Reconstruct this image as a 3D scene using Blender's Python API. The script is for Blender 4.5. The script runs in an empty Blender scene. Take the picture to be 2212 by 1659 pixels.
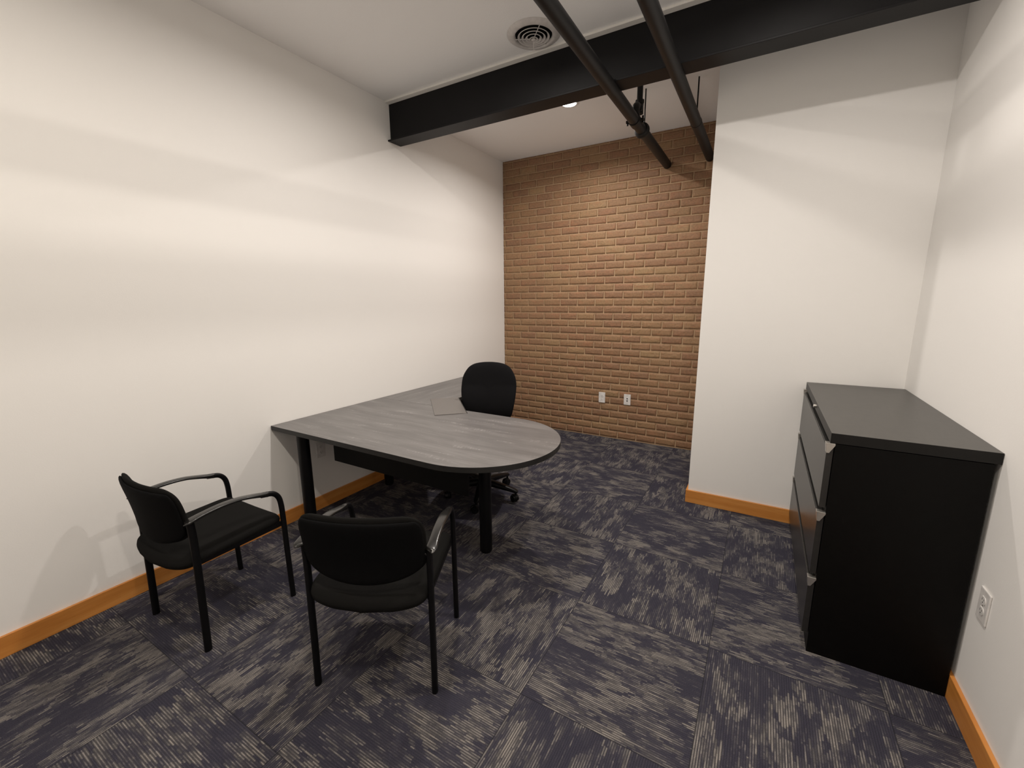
import bpy, bmesh, math, random
from math import sin, cos, pi, radians, sqrt, copysign
from mathutils import Vector, Matrix, Euler

random.seed(7)
S = bpy.context.scene
COL = S.collection

# ------------------------------------------------------------------ room measures (metres)
D, H, YP, XP, W = 4.624, 3.146, 3.3765, 2.417, 3.578     # brick wall, ceiling, projecting wall face, its corner, right wall
YB = -1.0                                               # back wall, behind the camera
TX, TY, TP = 2.1003, 1.8913, 0.6273                     # carpet tile grid

# ------------------------------------------------------------------ camera
def make_camera():
    yaw, pitch, roll = radians(30.3708), radians(-10.9746), radians(-0.4146)
    f = Vector((-sin(yaw) * cos(pitch), cos(yaw) * cos(pitch), sin(pitch)))
    r = Vector((cos(yaw), sin(yaw), 0))
    u = r.cross(f)
    r2 = r * cos(roll) + u * sin(roll)
    u2 = -r * sin(roll) + u * cos(roll)
    cam = bpy.data.cameras.new('camera')
    cam.sensor_width = 36
    cam.lens = 923.323 / 2212 * 36
    cam.clip_start = 0.02
    o = bpy.data.objects.new('camera', cam)
    COL.objects.link(o)
    m = Matrix((r2, u2, -f)).transposed().to_4x4()
    m.translation = Vector((2.8115, 0, 1.5498))
    o.matrix_world = m
    S.camera = o
make_camera()

# ------------------------------------------------------------------ world, exposure, lights
S.view_settings.view_transform = 'Standard'
S.view_settings.look = 'None'
S.view_settings.gamma = 1
S.view_settings.use_curve_mapping = False
S.view_settings.exposure = 0.0
w = bpy.data.worlds.new('world'); S.world = w
w.use_nodes = True
w.node_tree.nodes['Background'].inputs[0].default_value = (1.0, 0.88, 0.74, 1)
w.node_tree.nodes['Background'].inputs[1].default_value = 0.0

WARM, COOL = (1.0, 0.905, 0.79), (1.0, 0.925, 0.855)
LAMPS = [  # x, y, watts, colour, spread in degrees
    (1.265, 3.60, 27, COOL, 160),
    (1.32, 1.83, 19.8, COOL, 170),
    (2.76, 1.83, 19.8, COOL, 170),
    (1.32, 0.30, 17.8, WARM, 170),
    (2.76, 0.30, 17.8, WARM, 170),
]
for lx, ly, lw, lc, ls in LAMPS:
    L = bpy.data.lights.new('downlight_lamp', 'AREA')
    L.shape = 'DISK'; L.size = 0.10; L.energy = lw; L.color = lc
    L.spread = radians(ls)
    o = bpy.data.objects.new('downlight_lamp', L); COL.objects.link(o)
    o.location = (lx, ly, H - 0.022)

# ------------------------------------------------------------------ node helper
class V:
    """a socket with arithmetic"""
    def __init__(s, m, k): s.m, s.k = m, k
    def _b(s, op, o, rev=False):
        n = s.m.nt.nodes.new('ShaderNodeMath'); n.operation = op
        a, b = (o, s) if rev else (s, o)
        s.m.put(n.inputs[0], a)
        if b is not None: s.m.put(n.inputs[1], b)
        return V(s.m, n.outputs[0])
    def __add__(s, o): return s._b('ADD', o)
    def __radd__(s, o): return s._b('ADD', o)
    def __sub__(s, o): return s._b('SUBTRACT', o)
    def __rsub__(s, o): return s._b('SUBTRACT', o, True)
    def __mul__(s, o): return s._b('MULTIPLY', o)
    def __rmul__(s, o): return s._b('MULTIPLY', o)
    def __truediv__(s, o): return s._b('DIVIDE', o)
    def floor(s): return s._b('FLOOR', None)
    def frac(s): return s._b('FRACT', None)
    def sin(s): return s._b('SINE', None)
    def abs(s): return s._b('ABSOLUTE', None)
    def mod(s, o): return s._b('FLOORED_MODULO', o)
    def pow(s, o): return s._b('POWER', o)
    def gt(s, o): return s._b('GREATER_THAN', o)
    def lt(s, o): return s._b('LESS_THAN', o)
    def min(s, o): return s._b('MINIMUM', o)
    def max(s, o): return s._b('MAXIMUM', o)

class Mat:
    def __init__(s, name, rough=0.6, metal=0.0, color=(0.5, 0.5, 0.5), spec=0.5, coat=0.0):
        s.mat = bpy.data.materials.new(name); s.mat.use_nodes = True
        s.nt = s.mat.node_tree
        s.b = s.nt.nodes['Principled BSDF']
        s.b.inputs['Roughness'].default_value = rough
        s.b.inputs['Metallic'].default_value = metal
        s.b.inputs['Base Color'].default_value = (*color, 1)
        s.b.inputs['Specular IOR Level'].default_value = spec
        s.b.inputs['Coat Weight'].default_value = coat
        s._p = None
    def put(s, inp, v):
        if isinstance(v, V): s.nt.links.new(v.k, inp)
        elif isinstance(v, bpy.types.NodeSocket): s.nt.links.new(v, inp)
        elif isinstance(v, (tuple, list)) and inp.type == 'RGBA': inp.default_value = (*v[:3], 1)
        else: inp.default_value = v
    def pos(s):
        if not s._p:
            g = s.nt.nodes.new('ShaderNodeNewGeometry')
            q = s.nt.nodes.new('ShaderNodeSeparateXYZ')
            s.nt.links.new(g.outputs['Position'], q.inputs[0])
            s._p = [V(s, q.outputs[i]) for i in range(3)]
            s.geo = g
        return s._p
    def obj(s):
        g = s.nt.nodes.new('ShaderNodeTexCoord')
        q = s.nt.nodes.new('ShaderNodeSeparateXYZ')
        s.nt.links.new(g.outputs['Object'], q.inputs[0])
        return [V(s, q.outputs[i]) for i in range(3)]
    def vec(s, x, y, z):
        n = s.nt.nodes.new('ShaderNodeCombineXYZ')
        for i, v in enumerate((x, y, z)): s.put(n.inputs[i], v)
        return n.outputs[0]
    def noise(s, vec, scale=1, detail=2, rough=0.5, out='Fac'):
        n = s.nt.nodes.new('ShaderNodeTexNoise'); s.put(n.inputs['Vector'], vec)
        n.inputs['Scale'].default_value = scale; n.inputs['Detail'].default_value = detail
        n.inputs['Roughness'].default_value = rough
        return V(s, n.outputs[out])
    def white(s, vec):
        n = s.nt.nodes.new('ShaderNodeTexWhiteNoise'); n.noise_dimensions = '3D'; s.put(n.inputs['Vector'], vec)
        return V(s, n.outputs['Value'])
    def voronoi(s, vec, scale=1):
        n = s.nt.nodes.new('ShaderNodeTexVoronoi'); n.distance = 'CHEBYCHEV'; s.put(n.inputs['Vector'], vec)
        n.inputs['Scale'].default_value = scale
        q = s.nt.nodes.new('ShaderNodeSeparateColor'); s.nt.links.new(n.outputs['Color'], q.inputs[0])
        return V(s, q.outputs[0])
    def ramp(s, f, stops, interp='LINEAR'):
        n = s.nt.nodes.new('ShaderNodeValToRGB'); n.color_ramp.interpolation = interp
        e = n.color_ramp.elements
        while len(e) < len(stops): e.new(0.5)
        for k, (p, c) in enumerate(stops):
            e[k].position = p; e[k].color = (*c, 1) if len(c) == 3 else c
        s.put(n.inputs[0], f)
        return V(s, n.outputs[0])
    def mix(s, f, a, b, mode='MIX'):
        n = s.nt.nodes.new('ShaderNodeMix'); n.data_type = 'RGBA'; n.blend_type = mode
        s.put(n.inputs[0], f); s.put(n.inputs[6], a); s.put(n.inputs[7], b)
        return V(s, n.outputs[2])
    def smooth(s, v, lo, hi, a=0.0, b=1.0):
        n = s.nt.nodes.new('ShaderNodeMapRange'); n.interpolation_type = 'SMOOTHSTEP'
        s.put(n.inputs[0], v)
        for i, q in enumerate((lo, hi, a, b)): n.inputs[i + 1].default_value = q
        return V(s, n.outputs[0])
    def color(s, v): s.put(s.b.inputs['Base Color'], v)
    def rough(s, v): s.put(s.b.inputs['Roughness'], v)
    def bump(s, h, strength=0.5, dist=0.01):
        n = s.nt.nodes.new('ShaderNodeBump'); s.put(n.inputs['Height'], h)
        n.inputs['Strength'].default_value = strength; n.inputs['Distance'].default_value = dist
        s.nt.links.new(n.outputs[0], s.b.inputs['Normal'])

# ------------------------------------------------------------------ materials
def m_paint(name, col, bump=0.12):
    m = Mat(name, rough=0.62, color=col, spec=0.3)
    x, y, z = m.pos()
    n = m.noise(m.vec(x, y, z), 160, 3, 0.6)
    m.bump(n, bump, 0.002)
    return m.mat
WALL = m_paint('wall_paint', (0.875, 0.86, 0.835))
CEIL = m_paint('ceiling_paint', (0.94, 0.933, 0.925), 0.35)
BEADM = m_paint('bead_paint', (0.85, 0.83, 0.79), 0.05)

def m_carpet():
    m = Mat('carpet_tiles', rough=0.95, spec=0.1)
    x, y, z = m.pos()
    gx = (x - TX) / TP; gy = (y - TY) / TP
    ix, iy = gx.floor(), gy.floor()
    fx, fy = gx.frac() * TP, gy.frac() * TP
    par = (ix + iy).mod(2.0)                    # 0: lines along y, 1: lines along x
    a = fx * par + fy * (1.0 - par)             # along the pile lines
    b = fy * par + fx * (1.0 - par)             # across them
    tid = ix * 13.7 + iy * 7.31
    pitch = TP / 76
    rib = (b / pitch).floor()
    jit = (m.white(m.vec(rib, tid, 3.3)) - 0.5) * 0.055 + (m.white(m.vec((rib / 3.0).floor(), tid, 8.1)) - 0.5) * 0.03
    aj = a + jit
    bq = rib * pitch
    # blocky patches
    v1 = m.voronoi(m.vec(aj * 8.5, bq * 11.0, tid), 1.0)
    v2 = m.voronoi(m.vec(aj * 17.0 + 4.0, bq * 22.0, tid + 5.0), 1.0)
    v3 = m.noise(m.vec(aj * 9.0, bq * 22.0, tid), 1.0, 2, 0.5)
    patch = v1 * 0.38 + v2 * 0.32 + v3 * 0.56 - 0.17
    streak = m.white(m.vec((aj * 11.0).floor(), rib, tid))
    patch = patch + (streak - 0.5) * 0.16
    tone = m.ramp(patch, [(0.26, (0.047, 0.045, 0.062)), (0.44, (0.060, 0.057, 0.072)), (0.60, (0.088, 0.083, 0.086)),
                          (0.76, (0.118, 0.109, 0.104)), (0.92, (0.148, 0.134, 0.120))])
    # ribs: one light loop row, one dark row
    ph = (b / pitch).frac()
    prof = m.smooth((ph - 0.5).abs(), 0.06, 0.34, 1.0, 0.0)
    long_n = m.noise(m.vec(aj * 14.0, rib * 1.37, tid), 1.0, 3, 0.65)
    amt = m.smooth(patch + (long_n - 0.5) * 1.3, 0.36, 0.92)
    light = m.mix(m.white(m.vec(rib, tid, 1.0)), (0.34, 0.31, 0.28), (0.25, 0.23, 0.22))
    dark = m.mix(1.0, tone, (0.58, 0.58, 0.60), 'MULTIPLY')
    rowc = m.mix(amt * prof * 0.85, m.mix(prof * 0.6 + 0.2, dark, tone), light)
    speck = m.noise(m.vec(x, y, z), 420, 2, 0.7)
    col = m.mix(m.smooth(speck, 0.30, 0.72), m.mix(1.0, rowc, (0.66, 0.66, 0.68), 'MULTIPLY'), m.mix(1.0, rowc, (1.50, 1.50, 1.50), 'MULTIPLY'))
    # seam between tiles
    ea = (fx.min(TP - fx)).min(fy.min(TP - fy))
    seam = m.smooth(ea, 0.0008, 0.0035, 1.0, 0.0)
    col = m.mix(seam * 0.6, col, (0.015, 0.015, 0.018))
    m.color(col)
    m.bump(prof * 0.6 + speck * 0.9, 0.7, 0.003)
    return m.mat
CARPET = m_carpet()

def m_wood():
    m = Mat('honey_oak', rough=0.42, spec=0.5, coat=0.15)
    x, y, z = m.pos()
    n = m.noise(m.vec(x * 1.6, y * 1.6, z * 26.0), 1.0, 3, 0.6)
    n2 = m.noise(m.vec(x * 14, y * 14, z * 190.0), 1.0, 2, 0.5)
    t = n * 0.75 + n2 * 0.25
    m.color(m.ramp(t, [(0.25, (0.50, 0.180, 0.032)), (0.5, (0.61, 0.245, 0.052)), (0.75, (0.70, 0.33, 0.090))]))
    return m.mat
WOOD = m_wood()

def m_brick():
    m = Mat('brick', rough=0.62, spec=0.35)
    x, y, z = m.pos()
    isl = V(m, m.geo.outputs['Random Per Island'])
    big = m.noise(m.vec(x * 1.4, 1.0, z * 1.1), 1.0, 2, 0.5)
    c = m.ramp(isl, [(0.0, (0.225, 0.128, 0.075)), (0.22, (0.255, 0.142, 0.082)), (0.45, (0.270, 0.160, 0.087)),
                     (0.7, (0.282, 0.174, 0.094)), (0.90, (0.292, 0.184, 0.098)), (0.97, (0.312, 0.205, 0.107)), (1.0, (0.330, 0.228, 0.118))])
    c = m.mix(0.25, c, (0.272, 0.162, 0.090))
    blot = m.noise(m.vec(x * 9.0, isl * 9.0, z * 22.0), 1.0, 3, 0.6)
    c = m.mix(m.smooth(blot, 0.45, 0.75, 0.0, 0.55), c, (0.33, 0.155, 0.085))
    sp = m.noise(m.vec(x, y, z), 55, 4, 0.65)
    c = m.mix(m.smooth(sp, 0.3, 0.7), m.mix(1.0, c, (0.85, 0.85, 0.85), 'MULTIPLY'), m.mix(1.0, c, (1.15, 1.12, 1.08), 'MULTIPLY'))
    c = m.mix(m.smooth(big, 0.35, 0.7, 0.0, 0.25), c, (0.22, 0.125, 0.072))
    m.color(c)
    crease = m.noise(m.vec(x * 7 + isl * 40, y, z * 26 + isl * 17), 1.0, 2, 0.5)
    cr = m.smooth((crease - 0.5).abs(), 0.0, 0.035)
    patch = m.smooth(m.noise(m.vec(x * 9 + isl * 9, 3.0, z * 16), 1.0, 1), 0.50, 0.64)
    m.bump(cr * patch * 0.5 + sp * 0.35, 0.9, 0.004)
    return m.mat
BRICK = m_brick()
def m_mortar():
    m = Mat('mortar', rough=0.85, spec=0.2)
    x, y, z = m.pos()
    n = m.noise(m.vec(x, y, z), 70, 3, 0.6)
    m.color(m.ramp(n, [(0.3, (0.40, 0.27, 0.165)), (0.7, (0.48, 0.34, 0.215))]))
    m.bump(n, 0.5, 0.002)
    return m.mat
MORTAR = m_mortar()

def m_laminate(axis):
    m = Mat('grey_laminate_' + axis, rough=0.40, spec=0.45)
    x, y, z = m.pos()
    a, b = (x, y) if axis == 'x' else (y, x)
    wide = m.noise(m.vec(a * 1.5, b * 11.0, 0.0), 1.0, 3, 0.55)
    fine = m.noise(m.vec(a * 6.0, b * 120.0, 0.0), 1.0, 2, 0.6)
    t = wide * 0.65 + fine * 0.35
    c = m.ramp(t, [(0.30, (0.098, 0.093, 0.092)), (0.50, (0.140, 0.133, 0.131)), (0.66, (0.185, 0.177, 0.174))])
    # pale worn streaks, broken by fine cross hatching
    st = m.smooth(m.noise(m.vec(a * 2.6 + 7.0, b * 26.0, 2.0), 1.0, 2, 0.6), 0.56, 0.72)
    hat = m.smooth(m.noise(m.vec(a * 90.0 + b * 30.0, b * 10.0, 4.0), 1.0, 2, 0.6), 0.42, 0.66)
    fl = m.smooth(m.noise(m.vec(a * 14.0, b * 300.0, 6.0), 1.0, 2, 0.6), 0.45, 0.65)
    c = m.mix(st * (hat * 0.6 + fl * 0.4) * 0.62, c, (0.40, 0.385, 0.375))
    m.color(c)
    m.bump(fine, 0.08, 0.001)
    return m.mat
LAM_X, LAM_Y = m_laminate('x'), m_laminate('y')

def m_plain(name, col, rough, spec=0.5, metal=0.0, coat=0.0, nscale=0, bump=0.0, dist=0.001):
    m = Mat(name, rough=rough, color=col, spec=spec, metal=metal, coat=coat)
    x, y, z = m.pos()
    n = m.noise(m.vec(x, y, z), nscale or 30, 2, 0.5)
    m.color(m.mix(m.smooth(n, 0.3, 0.7), tuple(c * 0.93 for c in col), tuple(min(1, c * 1.07) for c in col)))
    if bump: m.bump(n, bump, dist)
    return m.mat
EDGE = m_plain('edge_band', (0.015, 0.0143, 0.0138), 0.5, 0.35)
BLACK_METAL = m_plain('black_metal', (0.0030, 0.0030, 0.0036), 0.42, 0.22)
BEAM = m_plain('beam_black_paint', (0.0075, 0.0073, 0.0080), 0.5, 0.2, nscale=8, bump=0.05, dist=0.004)
PIPEM = m_plain('pipe_black_paint', (0.0080, 0.0076, 0.0076), 0.5, 0.3, nscale=60, bump=0.1)
FABRIC = m_plain('black_fabric', (0.0095, 0.0092, 0.0088), 0.95, 0.06, nscale=900, bump=0.5, dist=0.0008)
MESHF = m_plain('charcoal_upholstery', (0.0095, 0.0093, 0.0102), 0.95, 0.06, nscale=900, bump=0.5, dist=0.0008)
GLOSS = m_plain('glossy_black_urethane', (0.0085, 0.0080, 0.0076), 0.27, 0.55, coat=0.1)
PLASTIC = m_plain('black_plastic', (0.0042, 0.0042, 0.0050), 0.38, 0.22)
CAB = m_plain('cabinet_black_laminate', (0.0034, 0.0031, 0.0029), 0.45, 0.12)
CABTOP = m_plain('cabinet_top_sheen_laminate', (0.042, 0.039, 0.035), 0.38, 0.55)  # greyer than the edges: grazing wall sheen put into the top's colour
CABEDGE = m_plain('cabinet_edge_band_no_sheen', (0.0075, 0.0070, 0.0065), 0.45, 0.25)  # dark edge band, left without the sheen painted into the top face
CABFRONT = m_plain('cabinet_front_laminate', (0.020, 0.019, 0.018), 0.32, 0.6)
DARKGAP = m_plain('dark_recess', (0.004, 0.004, 0.004), 0.8, 0.1)
SILVER = m_plain('brushed_silver', (0.62, 0.60, 0.56), 0.30, 0.5, metal=0.9)
PANEL = m_plain('grey_metal_panel', (0.150, 0.138, 0.130), 0.45, 0.4, nscale=400)
WHITE = m_plain('white_plastic', (0.72, 0.70, 0.68), 0.38, 0.5)
VENTM = m_plain('white_enamel', (0.62, 0.59, 0.57), 0.45, 0.5)
HOLE = m_plain('black_hole', (0.004, 0.004, 0.004), 0.6, 0.1)
def m_emit():
    m = Mat('lamp_lens', rough=0.4, color=(0.9, 0.9, 0.9))
    x, y, z = m.pos()
    n = m.noise(m.vec(x, y, z), 20, 1)
    m.b.inputs['Emission Color'].default_value = (1.0, 0.93, 0.85, 1)
    m.put(m.b.inputs['Emission Strength'], n * 0.5 + 8.0)
    return m.mat
LENS = m_emit()

# ------------------------------------------------------------------ object helpers
def link(name, bm, mat, parent=None, smooth=False, loc=None, bevel=0.0, bseg=2, auto=None):
    me = bpy.data.meshes.new(name)
    bmesh.ops.recalc_face_normals(bm, faces=bm.faces[:])
    if smooth or auto:
        for f in bm.faces: f.smooth = True
    if auto:
        for e in bm.edges:
            if len(e.link_faces) == 2 and e.calc_face_angle(0) > radians(auto): e.smooth = False
    bm.to_mesh(me); bm.free()
    mats = mat if isinstance(mat, (list, tuple)) else [mat]
    for q in mats: me.materials.append(q)
    o = bpy.data.objects.new(name, me); COL.objects.link(o)
    if parent: o.parent = parent
    if loc: o.location = loc
    if bevel:
        md = o.modifiers.new('bevel', 'BEVEL'); md.width = bevel; md.segments = bseg; md.limit_method = 'ANGLE'
    return o
def tag(o, label=None, cat=None, group=None, kind=None):
    if label: o['label'] = label
    if cat: o['category'] = cat
    if group: o['group'] = group
    if kind: o['kind'] = kind
    return o
def thing(name, label, cat, loc=(0, 0, 0), rz=0.0, group=None):
    o = bpy.data.objects.new(name, None); COL.objects.link(o)
    o.location = loc; o.rotation_euler = (0, 0, rz); o.empty_display_size = 0.1
    return tag(o, label, cat, group)
def dup(root, name, loc, rz, label, group=None):
    def cp(o, par):
        c = o.copy(); COL.objects.link(c)
        if par: c.parent = par
        for ch in [q for q in COL.objects if q.parent == o]: cp(ch, c)
        return c
    r = cp(root, None); r.location = loc; r.rotation_euler = (0, 0, rz); r['label'] = label
    if group: r['group'] = group
    return r
def box(bm, x0, x1, y0, y1, z0, z1, mi=0):
    vs = [bm.verts.new((x, y, z)) for x in (x0, x1) for y in (y0, y1) for z in (z0, z1)]
    for q in ((0, 1, 3, 2), (4, 6, 7, 5), (0, 4, 5, 1), (2, 3, 7, 6), (0, 2, 6, 4), (1, 5, 7, 3)):
        f = bm.faces.new([vs[i] for i in q]); f.material_index = mi
    return bm
def B(*a): return box(bmesh.new(), *a)
def cyl(bm, p0, p1, r0, r1=None, n=24, cap=True):
    p0, p1 = Vector(p0), Vector(p1); r1 = r0 if r1 is None else r1
    d = (p1 - p0).normalized()
    a = d.orthogonal().normalized(); b = d.cross(a)
    R = [[bm.verts.new(p + (a * cos(t) + b * sin(t)) * r) for t in [2 * pi * i / n for i in range(n)]] for p, r in ((p0, r0), (p1, r1))]
    for i in range(n): bm.faces.new((R[0][i], R[0][(i + 1) % n], R[1][(i + 1) % n], R[1][i]))
    if cap: bm.faces.new(R[0][::-1]); bm.faces.new(R[1])
    return bm
def sweep(bm, pts, sizes, ups=None, n=16, e=2.0, cap=True):
    """closed tube of superellipse sections along pts; sizes (half width, half height); ups: direction of the height axis"""
    pts = [Vector(p) for p in pts]; rings = []
    for i, p in enumerate(pts):
        t = (pts[min(i + 1, len(pts) - 1)] - pts[max(i - 1, 0)]).normalized()
        up = Vector(ups[i] if ups else (0, 0, 1))
        side = t.cross(up).normalized(); u2 = side.cross(t).normalized()
        hw, hh = sizes[i]
        ring = []
        for k in range(n):
            a = 2 * pi * k / n; c, s_ = cos(a), sin(a)
            ring.append(bm.verts.new(p + side * hw * copysign(abs(c) ** (2 / e), c) + u2 * hh * copysign(abs(s_) ** (2 / e), s_)))
        rings.append(ring)
    for r0, r1 in zip(rings, rings[1:]):
        for k in range(n): bm.faces.new((r0[k], r0[(k + 1) % n], r1[(k + 1) % n], r1[k]))
    if cap: bm.faces.new(rings[0][::-1]); bm.faces.new(rings[-1])
    return bm
def lathe(bm, prof, c=(0, 0, 0), n=48):
    rings = [[bm.verts.new((c[0] + r * cos(2 * pi * i / n), c[1] + r * sin(2 * pi * i / n), c[2] + z)) for i in range(n)] for r, z in prof]
    for a, b in zip(rings, rings[1:]):
        for i in range(n): bm.faces.new((a[i], a[(i + 1) % n], b[(i + 1) % n], b[i]))
    return bm
def spline(pts, m=8):
    """Catmull-Rom through tuples of any length"""
    out = []
    P = [pts[0]] + list(pts) + [pts[-1]]
    for i in range(1, len(P) - 2):
        for k in range(m):
            t = k / m
            out.append(tuple(0.5 * (2 * b + (c - a) * t + (2 * a - 5 * b + 4 * c - d) * t * t + (3 * b - a - 3 * c + d) * t ** 3)
                             for a, b, c, d in zip(P[i - 1], P[i], P[i + 1], P[i + 2])))
    out.append(tuple(pts[-1]))
    return out
def pad(outline, tf, tb, fn, rings=9, p=6.0, edge=0.35):
    """cushion: 2D closed outline, front/back half thickness, fn(u, v, t) -> xyz"""
    bm = bmesh.new(); n = len(outline)
    cu = sum(q[0] for q in outline) / n; cv = sum(q[1] for q in outline) / n
    rs = [sin(pi / 2 * i / rings) ** 0.75 for i in range(1, rings + 1)]
    def prof(r): return max(0.0, 1 - r ** p) ** 0.5 if r < 1 else 0.0
    sides = []
    for s_, T in ((1, tf), (-1, tb)):
        c = bm.verts.new(fn(cu, cv, s_ * T))
        rr = []
        for r in rs[:-1]:
            rr.append([bm.verts.new(fn(cu + (u - cu) * r, cv + (v - cv) * r, s_ * T * prof(r))) for u, v in outline])
        sides.append((c, rr))
    rim = [bm.verts.new(fn(u, v, 0)) for u, v in outline]
    for c, rr in sides:
        for i in range(n): bm.faces.new((c, rr[0][i], rr[0][(i + 1) % n]))
        L = rr + [rim]
        for a, b in zip(L, L[1:]):
            for i in range(n): bm.faces.new((a[i], b[i], b[(i + 1) % n], a[(i + 1) % n]))
    return bm
def prism(bm, outline, z0, z1, mi_top=0, mi_side=0):
    lo = [bm.verts.new((x, y, z0)) for x, y in outline]; hi = [bm.verts.new((x, y, z1)) for x, y in outline]
    f = bm.faces.new(hi); f.material_index = mi_top
    f = bm.faces.new(lo[::-1]); f.material_index = mi_side
    n = len(outline)
    for i in range(n):
        f = bm.faces.new((lo[i], lo[(i + 1) % n], hi[(i + 1) % n], hi[i])); f.material_index = mi_side
    return bm

# ------------------------------------------------------------------ the room shell
def st(name, bm, mat, bevel=0.0): return tag(link(name, bm, mat, bevel=bevel), kind='structure')
st('floor', B(-0.12, W + 0.12, YB - 0.12, D + 0.12, -0.1, 0), CARPET)
st('ceiling', B(-0.12, W + 0.12, YB - 0.12, D + 0.12, H, H + 0.1), CEIL)
st('wall_left', B(-0.12, 0, YB - 0.12, D, 0, H), WALL)
st('wall_right', B(W, W + 0.12, YB - 0.12, YP, 0, H), WALL)
st('wall_back', B(0, W, YB - 0.12, YB, 0, H), WALL)
st('wall_alcove', B(XP, W + 0.12, YP, D, 0, H), WALL)

def brick_wall():
    bm = bmesh.new()
    box(bm, -0.12, W, D, D + 0.12, 0, H, 1)
    PX, PZ, J = 0.2085, 0.078, 0.0100
    rnd = random.Random(3)
    for k in range(-1, 41):
        z0 = max(0.010 + PZ * k + J / 2, 0.002); z1 = min(0.010 + PZ * (k + 1) - J / 2, H - 0.001)
        if z1 - z0 < 0.006: continue
        ph = 0.026 if k % 2 == 0 else 0.1325
        n = -1
        while True:
            xa = ph + PX * n + J / 2; xb = xa + PX - J; n += 1
            if xa > XP: break
            xa, xb = max(xa, 0.001), min(xb, XP - 0.001)
            if xb - xa < 0.01: continue
            dep = 0.0062 + rnd.uniform(-0.0008, 0.0010); ch = 0.0014
            nx = max(2, int((xb - xa) / 0.018)); nz = 4
            V_ = [[None] * (nz + 1) for _ in range(nx + 1)]
            for i in range(nx + 1):
                for j in range(nz + 1):
                    u, v = i / nx, j / nz
                    edge = (i in (0, nx)) or (j in (0, nz))
                    x = xa + ch + (xb - xa - 2 * ch) * u + (rnd.uniform(-.0008, .0008) if edge else 0)
                    z = z0 + ch + (z1 - z0 - 2 * ch) * v + (rnd.uniform(-.0010, .0010) if j in (0, nz) else 0)
                    y = D - dep + rnd.uniform(-0.0009, 0.0007) + (0.0008 if edge else 0)
                    V_[i][j] = bm.verts.new((x, y, max(z, 0.001)))
            fs = []
            for i in range(nx):
                for j in range(nz):
                    f = bm.faces.new((V_[i][j], V_[i + 1][j], V_[i + 1][j + 1], V_[i][j + 1])); f.smooth = True
            # rim going back to the wall
            loop = [V_[i][0] for i in range(nx)] + [V_[nx][j] for j in range(nz)] + [V_[i][nz] for i in range(nx, 0, -1)] + [V_[0][j] for j in range(nz, 0, -1)]
            back = []
            cx, cz = (xa + xb) / 2, (z0 + z1) / 2
            for q in loop:
                x = min(max(q.co.x + (ch if q.co.x > cx else -ch) * (1 if abs(abs(q.co.x - cx) - (xb - xa) / 2 + ch) < 0.002 else 0), 0.0005), XP)
                z = q.co.z + (ch if q.co.z > cz else -ch) * (1 if abs(abs(q.co.z - cz) - (z1 - z0) / 2 + ch) < 0.003 else 0)
                back.append(bm.verts.new((x, D + 0.001, min(max(z, 0.0005), H))))
            m_ = len(loop)
            for i in range(m_):
                bm.faces.new((loop[i], back[i], back[(i + 1) % m_], loop[(i + 1) % m_]))
    o = link('wall_brick', bm, [BRICK, MORTAR]); tag(o, kind='structure')
brick_wall()

BH, BT = 0.100, 0.015
def baseboard(name, x0, x1, y0, y1):
    st(name, B(x0, x1, y0, y1, 0.0, BH), WOOD, 0.002)
baseboard('baseboard_left', 0, BT, YB, D - 0.010)
baseboard('baseboard_right', W - BT, W, YB, YP)
baseboard('baseboard_back', BT, W - BT, YB, YB + BT)
bm = bmesh.new()
prism(bm, [(XP - BT, YP - BT), (W - BT, YP - BT), (W - BT, YP), (XP, YP), (XP, D - 0.010), (XP - BT, D - 0.010)], 0, BH)
st('baseboard_alcove', bm, WOOD, 0.002)
# painted bead where the ceiling meets the beam
st('trim_1', B(0.0, W, 2.790, 2.8355, H - 0.014, H), BEADM, 0.002)

# ------------------------------------------------------------------ beam
def beam():
    t = thing('steel_beam', 'black painted steel beam crossing the room just under the white ceiling', 'beam', (0, 2.86, 2.848))
    x0, x1 = 0.0005, W - 0.0005
    link('web', B(x0, x1, -0.0240, 0.070, 0.012, H - 2.848 - 0.0005), BEAM, t)
    link('bottom_flange', B(x0, x1, -0.057, 0.088, 0.0, 0.012), BEAM, t, bevel=0.002)
beam()

# ------------------------------------------------------------------ pipes and their hardware
def pipe(x, z, label, name='sprinkler_pipe'):
    t = thing(name, label, 'pipe', (x, YB, z), group='black pipes running lengthwise below the beam')
    L = D - YB
    link('pipe_run', cyl(bmesh.new(), (0, 0.001, 0), (0, L - 0.0065, 0), 0.038, n=32), PIPEM, t, smooth=False, auto=40)
    return t, lambda y: y - YB
P1, Y1 = pipe(1.866, 2.834, 'black overhead pipe with a branch fitting and riser, nearer the left wall')
P2, Y2 = pipe(2.243, 2.842, 'plain black overhead pipe with no fitting, nearer the projecting white wall')
# coupling on the first pipe
y = Y1(3.625)
bm = bmesh.new()
prof = [(-.034, .040), (-.030, .049), (-.010, .051), (-.008, .056), (.008, .056), (.010, .051), (.030, .049), (.034, .040)]
n = 32
rings = [[bm.verts.new((r * cos(2 * pi * i / n), y + q, r * sin(2 * pi * i / n))) for i in range(n)] for q, r in prof]
for a, b in zip(rings, rings[1:]):
    for i in range(n): bm.faces.new((a[i], a[(i + 1) % n], b[(i + 1) % n], b[i]))
bm.faces.new(rings[0]); bm.faces.new(rings[-1])
link('pipe_coupling', bm, PIPEM, P1, auto=35)
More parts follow.
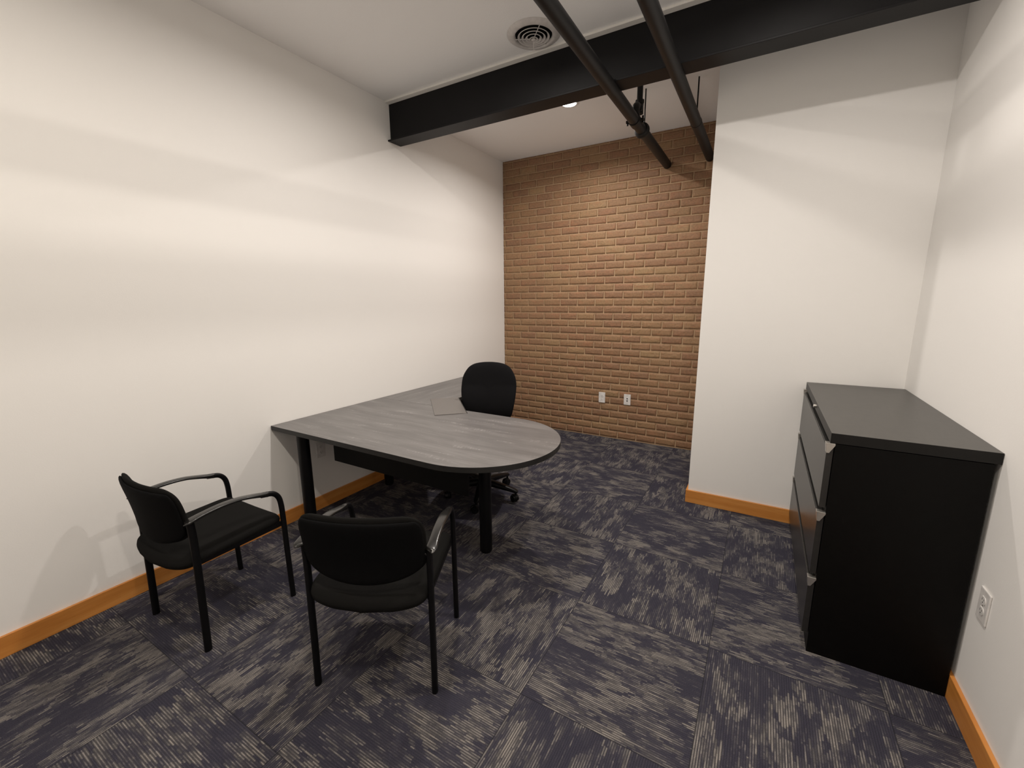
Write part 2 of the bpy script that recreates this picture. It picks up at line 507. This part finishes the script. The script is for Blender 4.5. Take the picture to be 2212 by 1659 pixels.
# branch saddle with strap bolts
y = Y1(3.42)
bm = bmesh.new()
cyl(bm, (0, y - .042, 0), (0, y + .042, 0), .0435, n=32)
cyl(bm, (0, y, .02), (0, y, .075), .030, .027)
for s_ in (-1, 1):
    box(bm, s_ * .040 - .012 if s_ > 0 else -.064, .064 if s_ > 0 else -.028, y - .014, y + .014, -.008, .008)
    cyl(bm, (s_ * .055, y, -.022), (s_ * .055, y, .026), .007, n=8)
link('branch_saddle', bm, PIPEM, P1, auto=35)
bm = bmesh.new()
arc = [(0, y, .075), (0, y, .088), (0, y + .014, .104), (0, y + .040, .112), (0, y + .075, .113)]
sweep(bm, spline([(*a, 0) for a in arc], 5) and [p[:3] for p in spline(arc, 5)], [(.026, .026)] * 21, ups=[(1, 0, 0)] * 21, n=20)
cyl(bm, (0, y + .060, .113), (0, y + .085, .113), .033, n=8)
cyl(bm, (0, y + .100, .080), (0, y + .100, .160), .029, n=20)
cyl(bm, (0, y + .100, .150), (0, y + .100, .172), .033, n=8)
link('elbow_fitting', bm, PIPEM, P1, auto=35)
link('riser_pipe', cyl(bmesh.new(), (0, y + .100, .10), (0, y + .100, H - 2.834 - .0005), .021, n=20), PIPEM, P1, auto=40)
def hanger(par, y, zc):
    top = H - zc - .0005
    link('hanger_rod', cyl(bmesh.new(), (0, y, .052), (0, y, top), .0052, n=10), PIPEM, par, auto=50)
    bm = bmesh.new()
    n = 36
    ring = []
    for i in range(n):
        a = 2 * pi * i / n
        r = .0383 + (.022 * max(0, cos(a)) ** 14)
        for dy, rr in ((-.010, r), (.010, r), (.010, r + .0018), (-.010, r + .0018)):
            ring.append(bm.verts.new((rr * sin(a), y + dy, rr * cos(a))))
    for i in range(n):
        for k in range(4):
            j = (i + 1) % n
            bm.faces.new((ring[i * 4 + k], ring[j * 4 + k], ring[j * 4 + (k + 1) % 4], ring[i * 4 + (k + 1) % 4]))
    cyl(bm, (0, y, .052), (0, y, .074), .009, n=6)
    link('hanger_ring', bm, PIPEM, par, auto=35)
hanger(P1, Y1(3.685), 2.834)
hanger(P2, Y2(3.70), 2.842)

# ------------------------------------------------------------------ ceiling fixtures
def downlight(x, y, label):
    t = thing('recessed_downlight', label, 'ceiling light', (x, y, H), group='round recessed ceiling lights')
    bm = bmesh.new()
    lathe(bm, [(.078, -.0003), (.080, -.004), (.074, -.008), (.062, -.009), (.058, -.006)], n=48)
    link('trim_ring', bm, WHITE, t, smooth=True)
    bm = bmesh.new()
    lathe(bm, [(.0605, -.006), (.058, -.0085), (.001, -.0095)], n=40)
    link('lens', bm, LENS, t, smooth=True)['label'] = 'glowing white lens'
downlight(LAMPS[0][0], LAMPS[0][1], 'small round lit ceiling light beyond the black beam')
where = ['above the peninsula desk end', 'above the black filing cabinet', 'over the two guest chairs', 'near the right wall behind the viewer']
for (lx, ly, *_), s_ in zip(LAMPS[1:], where):
    downlight(lx, ly, 'round recessed ceiling light ' + s_)

def vent(x, y):
    t = thing('round_ceiling_vent', 'round white ceiling air vent with concentric rings, beside the black beam', 'air vent', (x, y, H))
    bm = bmesh.new()
    lathe(bm, [(.112, -.002), (.116, -.014), (.128, -.017), (.145, -.012), (.158, -.004), (.164, -.0005)], n=64)
    link('outer_rim', bm, VENTM, t, smooth=True)
    bm = bmesh.new()
    cyl(bm, (0, 0, -.0008), (0, 0, -.0015), .113, n=48)
    link('dark_throat', bm, HOLE, t)
    for k, r in enumerate((.094, .070, .047, .024)):
        bm = bmesh.new()
        z = -.016 - .0035 * (k + 1)
        lathe(bm, [(r - .010, z + .010), (r - .002, z + .001), (r + .003, z), (r + .004, z + .002), (r - .002, z + .006), (r - .010, z + .012), (r - .010, z + .010)], n=56)
        link('louver_ring', bm, VENTM, t, smooth=True)
    bm = bmesh.new()
    lathe(bm, [(.0005, -.036), (.010, -.036), (.014, -.032), (.010, -.022), (.0005, -.020)], n=24)
    link('center_knob', bm, VENTM, t, smooth=True)
    bm = bmesh.new()
    for a in (radians(75), radians(195), radians(315)):
        p = Vector((cos(a), sin(a), 0))
        cyl(bm, p * .012 + Vector((0, 0, -.024)), p * .114 + Vector((0, 0, -.012)), .0025, n=8)
    link('spoke', bm, VENTM, t)
    bm = bmesh.new()
    cyl(bm, (0, 0, -.030), (0, 0, -.088), .0020, n=8)
    cyl(bm, (-.012, 0, -.088), (.012, 0, -.088), .0022, n=8)
    link('damper_pull', bm, VENTM, t)
vent(1.44, 2.632)

# ------------------------------------------------------------------ wall plates
def outlet(label, loc, rz, kind='duplex'):
    t = thing('wall_outlet' if kind == 'duplex' else 'data_outlet', label, 'outlet' if kind == 'duplex' else 'data outlet', loc, rz)
    link('face_plate', B(-.0375, .0375, -.006, 0, -.060, .060), WHITE, t, bevel=.003)
    if kind == 'duplex':
        for s_ in (-1, 1):
            bm = bmesh.new()
            n = 32; zc = .0205 * s_
            pts = []
            for i in range(n):
                a = 2 * pi * i / n
                pts.append((.0172 * cos(a), min(max(.0172 * sin(a), -.0140), .0140)))
            prism(bm, pts, 0, .0025)
            for v in bm.verts: v.co = Vector((v.co.x, -.006 - v.co.z + .0004, v.co.y + zc))
            r = link('receptacle', bm, WHITE, t, bevel=.0006)
            bm = bmesh.new()
            for xx, hh in ((-.0064, .0042), (.0064, .0034)):
                box(bm, xx - .001, xx + .001, -.0084, -.0070, zc + .003 - hh, zc + .003 + hh)
            cyl(bm, (0, -.0084, zc - .0075), (0, -.0070, zc - .0075), .0023, n=12)
            link('slot', bm, HOLE, r)
        link('screw', cyl(bmesh.new(), (0, -.0068, 0), (0, -.0055, 0), .0028, n=12), SILVER, t)
    else:
        for zc in (.010, -.014):
            link('jack', cyl(bmesh.new(), (0, -.0072, zc), (0, -.0050, zc), .0075, n=20), HOLE, t)
        for zc in (.045, -.045):
            link('screw', cyl(bmesh.new(), (0, -.0068, zc), (0, -.0055, zc), .0024, n=12), SILVER, t)
    return t
outlet('white power outlet on the brick wall, next to the plate with two black jacks', (1.294, D - .0092, .467), 0)
outlet('white wall plate with two black round jacks on the brick wall', (1.582, D - .0092, .472), 0, 'data')
outlet('white power outlet on the wall beside the black filing cabinet', (W, 1.997, .476), radians(-90))
outlet('white power outlet low on the wall in the shade under the desk', (0, 1.925, .460), radians(90))

# ------------------------------------------------------------------ desk
Z1, Z0 = 0.737, 0.706
YA, YE = 1.572, 2.5385
def desk():
    t = thing('l_shaped_desk', 'L-shaped desk with streaked grey top, rounded end and black round legs against the wall', 'desk', (0, 0, 0))
    R = (YE - YA) / 2; cx, cy = 1.385, (YA + YE) / 2
    out = [(0.004, YA)] + [(cx + R * cos(a), cy + R * sin(a)) for a in [radians(-90 + 180 * i / 64) for i in range(65)]] + [(0.004, YE - .0008)]
    o = link('peninsula_top', prism(bmesh.new(), out, Z0, Z1, 0, 1), [LAM_X, EDGE], t, bevel=.0012)
    bm = prism(bmesh.new(), [(0.004, YE + .0008), (0.604, YE + .0008), (0.604, 3.83), (0.004, 3.83)], Z0, Z1, 0, 1)
    link('return_top', bm, [LAM_Y, EDGE], t, bevel=.0012)
    for lx, ly in ((0.205, 1.662), (0.130, 2.460), (1.425, 2.030), (0.545, 3.76), (0.085, 3.76)):
        bm = bmesh.new()
        cyl(bm, (lx, ly, 0.012), (lx, ly, Z0 - .004), .0385, n=36)
        cyl(bm, (lx, ly, 0.0), (lx, ly, 0.012), .030, n=24)
        cyl(bm, (lx, ly, Z0 - .008), (lx, ly, Z0), .060, n=32)
        link('leg', bm, BLACK_METAL, t, auto=40)
    link('modesty_panel', B(.262, 1.43, 1.848, 1.866, .445, Z0), EDGE_DARK, t, bevel=.001)
    link('modesty_panel', B(.262, .280, 2.62, 3.70, .40, Z0), EDGE_DARK, t, bevel=.001)
EDGE_DARK = m_plain('dark_grey_laminate', (0.0045, 0.0043, 0.0042), 0.6, 0.15)
desk()

def corner_panel():
    # lies across the inside corner of the two worktops, front edge rolled down
    a, b, c = Vector((.429, 2.698)), Vector((.806, 2.308)), Vector((.985, 2.462))
    L = (b - a).length; ex = (b - a) / L; ey = Vector((-ex.y, ex.x)); Wd = abs((c - b).dot(ey))
    t = thing('corner_panel', 'flat grey panel lying diagonally across the inside corner of the desk', 'desk panel', (a.x, a.y, Z1), math.atan2(ex.y, ex.x))
    bm = bmesh.new()
    prof = [(0, .0006), (.0, .0046), (Wd - .050, .0046), (Wd - .034, .0042), (Wd - .020, .0020), (Wd - .009, -.0030), (Wd - .002, -.0110), (Wd, -.022),
            (Wd - .003, -.022), (Wd - .005, -.0115), (Wd - .011, -.0045), (Wd - .022, .0002), (Wd - .036, .0006)]
    # keep the rolled lip above the worktop where it still lies on it
    prof = [(y_, max(z_, 0.0004)) for y_, z_ in prof[:5]] + [(Wd - .009, .0016), (Wd, .0004), (Wd - .02, .0003)]
    r0 = [bm.verts.new((0, y_, z_)) for y_, z_ in prof]; r1 = [bm.verts.new((L, y_, z_)) for y_, z_ in prof]
    n = len(prof)
    bm.faces.new(r0); bm.faces.new(r1[::-1])
    for i in range(n): bm.faces.new((r0[i], r1[i], r1[(i + 1) % n], r0[(i + 1) % n]))
    link('sheet', bm, PANEL, t, auto=30)
    # front edge strip
    link('edge_strip', B(0, L, Wd, Wd + .004, .0003, .0030), EDGE, t)
corner_panel()

# ------------------------------------------------------------------ filing cabinet
def cabinet():
    x0, x1 = 3.105, 3.5615          # carcass
    y0, y1 = 2.088, 3.340
    xt0, xt1, yt0, yt1 = 3.088, 3.5765, 2.086, 3.3455
    hz = 1.016
    t = thing('filing_cabinet', 'wide black three-drawer filing cabinet with silver pull ends beside the right wall', 'filing cabinet', (x0, y0, 0))
    X = lambda v: v - x0
    Y = lambda v: v - y0
    bm = bmesh.new()
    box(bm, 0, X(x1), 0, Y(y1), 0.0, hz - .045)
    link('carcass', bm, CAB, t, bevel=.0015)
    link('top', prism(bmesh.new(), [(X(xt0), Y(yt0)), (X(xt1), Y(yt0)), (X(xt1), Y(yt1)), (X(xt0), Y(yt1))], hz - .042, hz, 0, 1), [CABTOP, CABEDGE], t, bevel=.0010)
    zs = [(.690, .971), (.380, .669), (.088, .362)]
    for z0, z1 in zs:
        bm = bmesh.new()
        yn, yf = .006, Y(y1) - .004
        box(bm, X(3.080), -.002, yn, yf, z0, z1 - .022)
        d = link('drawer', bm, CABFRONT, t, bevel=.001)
        # recessed pull channel along the top of the front
        bm = bmesh.new()
        box(bm, X(3.083), -.002, yn, yf, z1 - .022, z1 - .017)
        link('finger_pull', bm, CABFRONT, d, bevel=.0005)
        # silver end cap: triangular block
        for ye, sg in ((-.004, 1), (Y(y1) + .0, -1)):
            bm = bmesh.new()
            out = [(X(3.0785), z1 - .040), (X(3.074), z1 + .002), (.0005, z1 + .002), (.001, z1 - .006), (X(3.088), z1 - .040)]
            a = [bm.verts.new((px, ye, pz)) for px, pz in out]
            b = [bm.verts.new((px, ye + sg * .030, pz)) for px, pz in out]
            k = len(out)
            bm.faces.new(a); bm.faces.new(b[::-1])
            for i in range(k): bm.faces.new((a[i], b[i], b[(i + 1) % k], a[(i + 1) % k]))
            link('pull_end_cap', bm, SILVER, d, bevel=.001)['label'] = 'silver end cap of the drawer pull'
    link('lock', cyl(bmesh.new(), (X(3.076), Y(2.70), .995), (X(3.090), Y(2.70), .995), .009, n=20), SILVER, t, auto=40)['label'] = 'small round silver lock'
    link('leveling_glide', cyl(bmesh.new(), (.03, .03, 0), (.03, .03, .004), .015, n=12), DARKGAP, t)
cabinet()

# ------------------------------------------------------------------ guest chairs
def guest_chair(label):
    t = thing('guest_chair', label, 'chair', (0, 0, 0), 0, 'black guest armchairs')
    hw = .246; yf = .405
    # local frame: x right, y forward, rear legs on y = 0
    for s_ in (-1, 1):
        # rear leg rises to the arm
        p = [(s_ * hw, -.010, 0), (s_ * hw, -.004, .25), (s_ * hw, 0.0, .45), (s_ * hw, 0.0, .56), (s_ * hw, -.003, .632)]
        q = spline(p, 5)
        link('leg', sweep(bmesh.new(), q, [(.0120, .0155)] * len(q), ups=[(0, 1, 0)] * len(q), n=20, e=2.3), BLACK_METAL, t, smooth=False, auto=45)
        # front leg runs up and turns back under the arm cap
        p = [(s_ * hw, yf + .004, 0), (s_ * hw, yf, .25), (s_ * hw, yf - .002, .45), (s_ * hw, yf - .005, .535), (s_ * hw, yf - .016, .580), (s_ * hw, yf - .042, .607), (s_ * hw, yf - .082, .617), (s_ * hw, yf - .098, .620)]
        q = spline(p, 5)
        ups = []
        for i in range(len(q)):
            d = Vector(q[min(i + 1, len(q) - 1)]) - Vector(q[max(i - 1, 0)])
            ups.append((0, d.z, -d.y))
        link('leg', sweep(bmesh.new(), q, [(.0120, .0130)] * len(q), ups=ups, n=20, e=2.3), BLACK_METAL, t, auto=45)
        # glossy arm cap: broad and set outwards at the rear, narrowing into the front tube
        pts = [(.010, -.026, .630, .012, .003), (.012, -.022, .634, .019, .006), (.013, -.008, .638, .022, .0085), (.011, .04, .646, .0195, .008),
               (.008, .12, .652, .0200, .0075), (.005, .20, .648, .0215, .0070), (.001, .265, .634, .0210, .0085), (.000, .315, .620, .0165, .0115), (.000, .338, .6145, .0130, .0136)]
        q = spline([(s_ * (hw + a_[0]), *a_[1:]) for a_ in pts], 6)
        link('armrest', sweep(bmesh.new(), [a_[:3] for a_ in q], [(a_[3], a_[4]) for a_ in q], n=22, e=3.0), GLOSS, t, smooth=True)
    # under-seat frame rails
    bm = bmesh.new()
    for s_ in (-1, 1):
        box(bm, s_ * .236 - .004, s_ * .236 + .004, -.005, yf, .414, .440)
    box(bm, -.236, .236, 0.05, .075, .414, .430); box(bm, -.236, .236, yf - .06, yf - .035, .414, .430)
    link('seat_frame', bm, BLACK_METAL, t, auto=45)
    # seat cushion
    out = []
    N = 180
    for i in range(N):
        a = 2 * pi * i / N; c, s_ = cos(a), sin(a)
        x = .243 * copysign(abs(c) ** .22, c); y = .188 + .226 * copysign(abs(s_) ** .22, s_)
        if y < .05: y -= .045 * (1 - (x / .243) ** 2) * min(1, (.05 - y) / .08)
        out.append((x, y))
    def fseat(u, v, d):
        z = .442 + .012 * min(1, max(0, v / .4)) - (.014 * max(0, (v - .36) / .06) ** 2 if v > .36 else 0) - .006 * (1 - (u / .23) ** 2)
        z -= .016 * max(0, (.02 - v) / .1)
        return (u, v, z + d)
    link('seat', pad(out, .030, .036, fseat, rings=10, p=16), FABRIC, t, smooth=True)
    # backrest: shell behind, cushion in front; curved in plan, bowed lower edge
    def outline(k=0.0, top=0.0):
        o = []
        zt, zs = .787 + top, .590
        # from lower middle, going right and up
        xm = .236 - k
        low = [(xm * cos(radians(a)), .498 + k + (.090 - k * .3) * (1 - sin(radians(a)))) for a in range(90, 4, -6)]
        right = [(xm + .002, zs + .012), (xm + .004, .63), (xm + .006, .67), (xm + .006, .715), (xm + .001, .747), (xm - .014, .770), (xm - .042, .783 + top * .8), (xm - .07, zt)]
        topn = [(x, zt) for x in (.13, .09, .045)]
        half = spline(low[1:] + right + topn, 3)
        half = low[:1] + half
        o = half + [(0, zt)] + [(-x, z) for x, z in half[::-1] if x > 1e-4]
        return o
    def fback(off):
        def f(u, v, d):
            lean = -.040 * max(0, (v - .56) / .22) ** 1.3
            bow = -.042 * (1 - (u / .24) ** 2)
            y = -.004 + lean + bow + off
            # lateral normal, cushion thickness measured forward
            return (u, y + d, v)
        return f
    link('back_shell', pad(outline(.004, -.014), .010, .012, fback(-.009), rings=7, p=10), PLASTIC_MATTE, t, smooth=True)
    link('backrest', pad(outline(0, .004), .022, .014, fback(.006), rings=8, p=7), FABRIC, t, smooth=True)
    for s_ in (-1, 1):
        link('back_bracket', cyl(bmesh.new(), (s_ * (hw + .006), -.006, .612), (s_ * (hw - .03), -.014, .612), .008, n=10), BLACK_METAL, t, auto=40)
    return t
PLASTIC_MATTE = m_plain('matte_black_shell', (0.0035, 0.0035, 0.0038), 0.85, 0.08, nscale=700, bump=0.3)
CA = guest_chair('black armchair closest to the left wall, facing the desk squarely')
CA.location = (.5155, .752, 0); CA.rotation_euler = (0, 0, radians(1.5))
thB = radians(25.7)
CBx = dup(CA, 'guest_chair', ((1.35 + 1.788) / 2, (.898 + 1.109) / 2, 0), thB,
          'black armchair turned at an angle in front of the rounded desk end')

# ------------------------------------------------------------------ swivel chair
def swivel_chair():
    c = (.966, 2.674)
    t = thing('swivel_chair', 'black upholstered swivel chair on castors behind the desk near the brick wall', 'office chair', (*c, 0))
    # five arms and castors
    for k in range(5):
        a = radians(6 + 72 * k)
        d = Vector((cos(a), sin(a), 0)); n_ = Vector((-d.y, d.x, 0))
        pts = [d * .02 + Vector((0, 0, .122)), d * .10 + Vector((0, 0, .119)), d * .20 + Vector((0, 0, .106)), d * .288 + Vector((0, 0, .092)), d * .306 + Vector((0, 0, .086))]
        arm = link('base_arm', sweep(bmesh.new(), pts, [(.034, .028), (.031, .025), (.026, .020), (.020, .014), (.010, .007)], n=18, e=3), PLASTIC, t, auto=50)
        cc = d * .288
        bm = bmesh.new()
        ra = a + radians(60 + 35 * k)
        ax = Vector((cos(ra), sin(ra), 0)); fw = Vector((-ax.y, ax.x, 0))
        wc = cc + fw * .014 + Vector((0, 0, .029))
        cyl(bm, cc + Vector((0, 0, .045)), cc + Vector((0, 0, .088)), .009, n=12)
        for q in (-1, 1):
            cyl(bm, wc + ax * q * .006, wc + ax * q * .024, .029, .0265, n=28)
        # hood over the twin wheels
        n = 12; prev = None
        for i in range(n + 1):
            th = radians(-15 + 195 * i / n)
            o_ = (fw * cos(th) + Vector((0, 0, 1)) * sin(th))
            cur = [bm.verts.new(wc + o_ * r_ + ax * q) for r_, q in ((.031, -.012), (.031, .012), (.034, .010), (.034, -.010))]
            if prev:
                for j in range(4): bm.faces.new((prev[j], prev[(j + 1) % 4], cur[(j + 1) % 4], cur[j]))
            prev = cur
        link('castor', bm, PLASTIC, arm, auto=40)
    bm = bmesh.new()
    cyl(bm, (0, 0, .10), (0, 0, .16), .034, .030, n=28); cyl(bm, (0, 0, .16), (0, 0, .30), .026, n=28); cyl(bm, (0, 0, .30), (0, 0, .385), .015, n=20)
    link('gas_column', bm, PLASTIC, t, auto=40)
    ang = math.atan2(-.28, .10)            # facing direction
    f = Vector((cos(ang), sin(ang), 0)); r = Vector((-f.y, f.x, 0)) * -1   # right hand of the sitter
    def L(u, v, z): return f * v + r * u + Vector((0, 0, z))
    bm = bmesh.new(); 
    vs = []
    sweep(bm, [L(0, -.12, .385), L(0, .12, .385)], [(.09, .018)] * 2, n=16, e=5)
    link('tilt_mechanism', bm, PLASTIC, t, auto=40)
    out = []
    for i in range(72):
        a = 2 * pi * i / 72
        out.append((.240 * copysign(abs(cos(a)) ** .5, cos(a)), .02 + .235 * copysign(abs(sin(a)) ** .5, sin(a))))
    link('seat', pad(out, .034, .030, lambda u, v, d: L(u, v, .430 - .03 * max(0, (v - .15) / .1) ** 2 + d), rings=8, p=6), MESHF, t, smooth=True)
    # back: rounded top, tapering to the seat
    half = [(0.0, .565), (.09, .567), (.150, .580), (.190, .610), (.208, .66), (.221, .72), (.230, .78), (.234, .83), (.233, .88), (.224, .93), (.203, .975), (.174, 1.012), (.132, 1.036), (.08, 1.047), (.035, 1.051), (0.0, 1.052)]
    hs = spline(half, 3)
    ol = hs + [(-x, z) for x, z in hs[-2:0:-1]]
    def fb(u, v, d):
        s_ = (v - .56) / .49
        back = -.272 + .030 * sin(pi * min(1, s_ * 1.6)) - .045 * s_ * s_          # lumbar swell, then leaning back
        wrap = .035 * (u / .23) ** 2
        return L(u, back + wrap + d, v)
    link('backrest', pad(ol, .030, .020, fb, rings=10, p=5), MESHF, t, smooth=True)
    bm = bmesh.new()
    pts = spline([tuple(L(0, -.10, .378)), tuple(L(0, -.25, .385)), tuple(L(0, -.320, .45)), tuple(L(0, -.318, .62)), tuple(L(0, -.305, .74))], 5)
    sweep(bm, pts, [(.030, .008)] * len(pts), ups=[tuple(L(0, 1, 0))] * len(pts), n=14, e=3)
    link('back_support', bm, PLASTIC, t, auto=40)
swivel_chair()
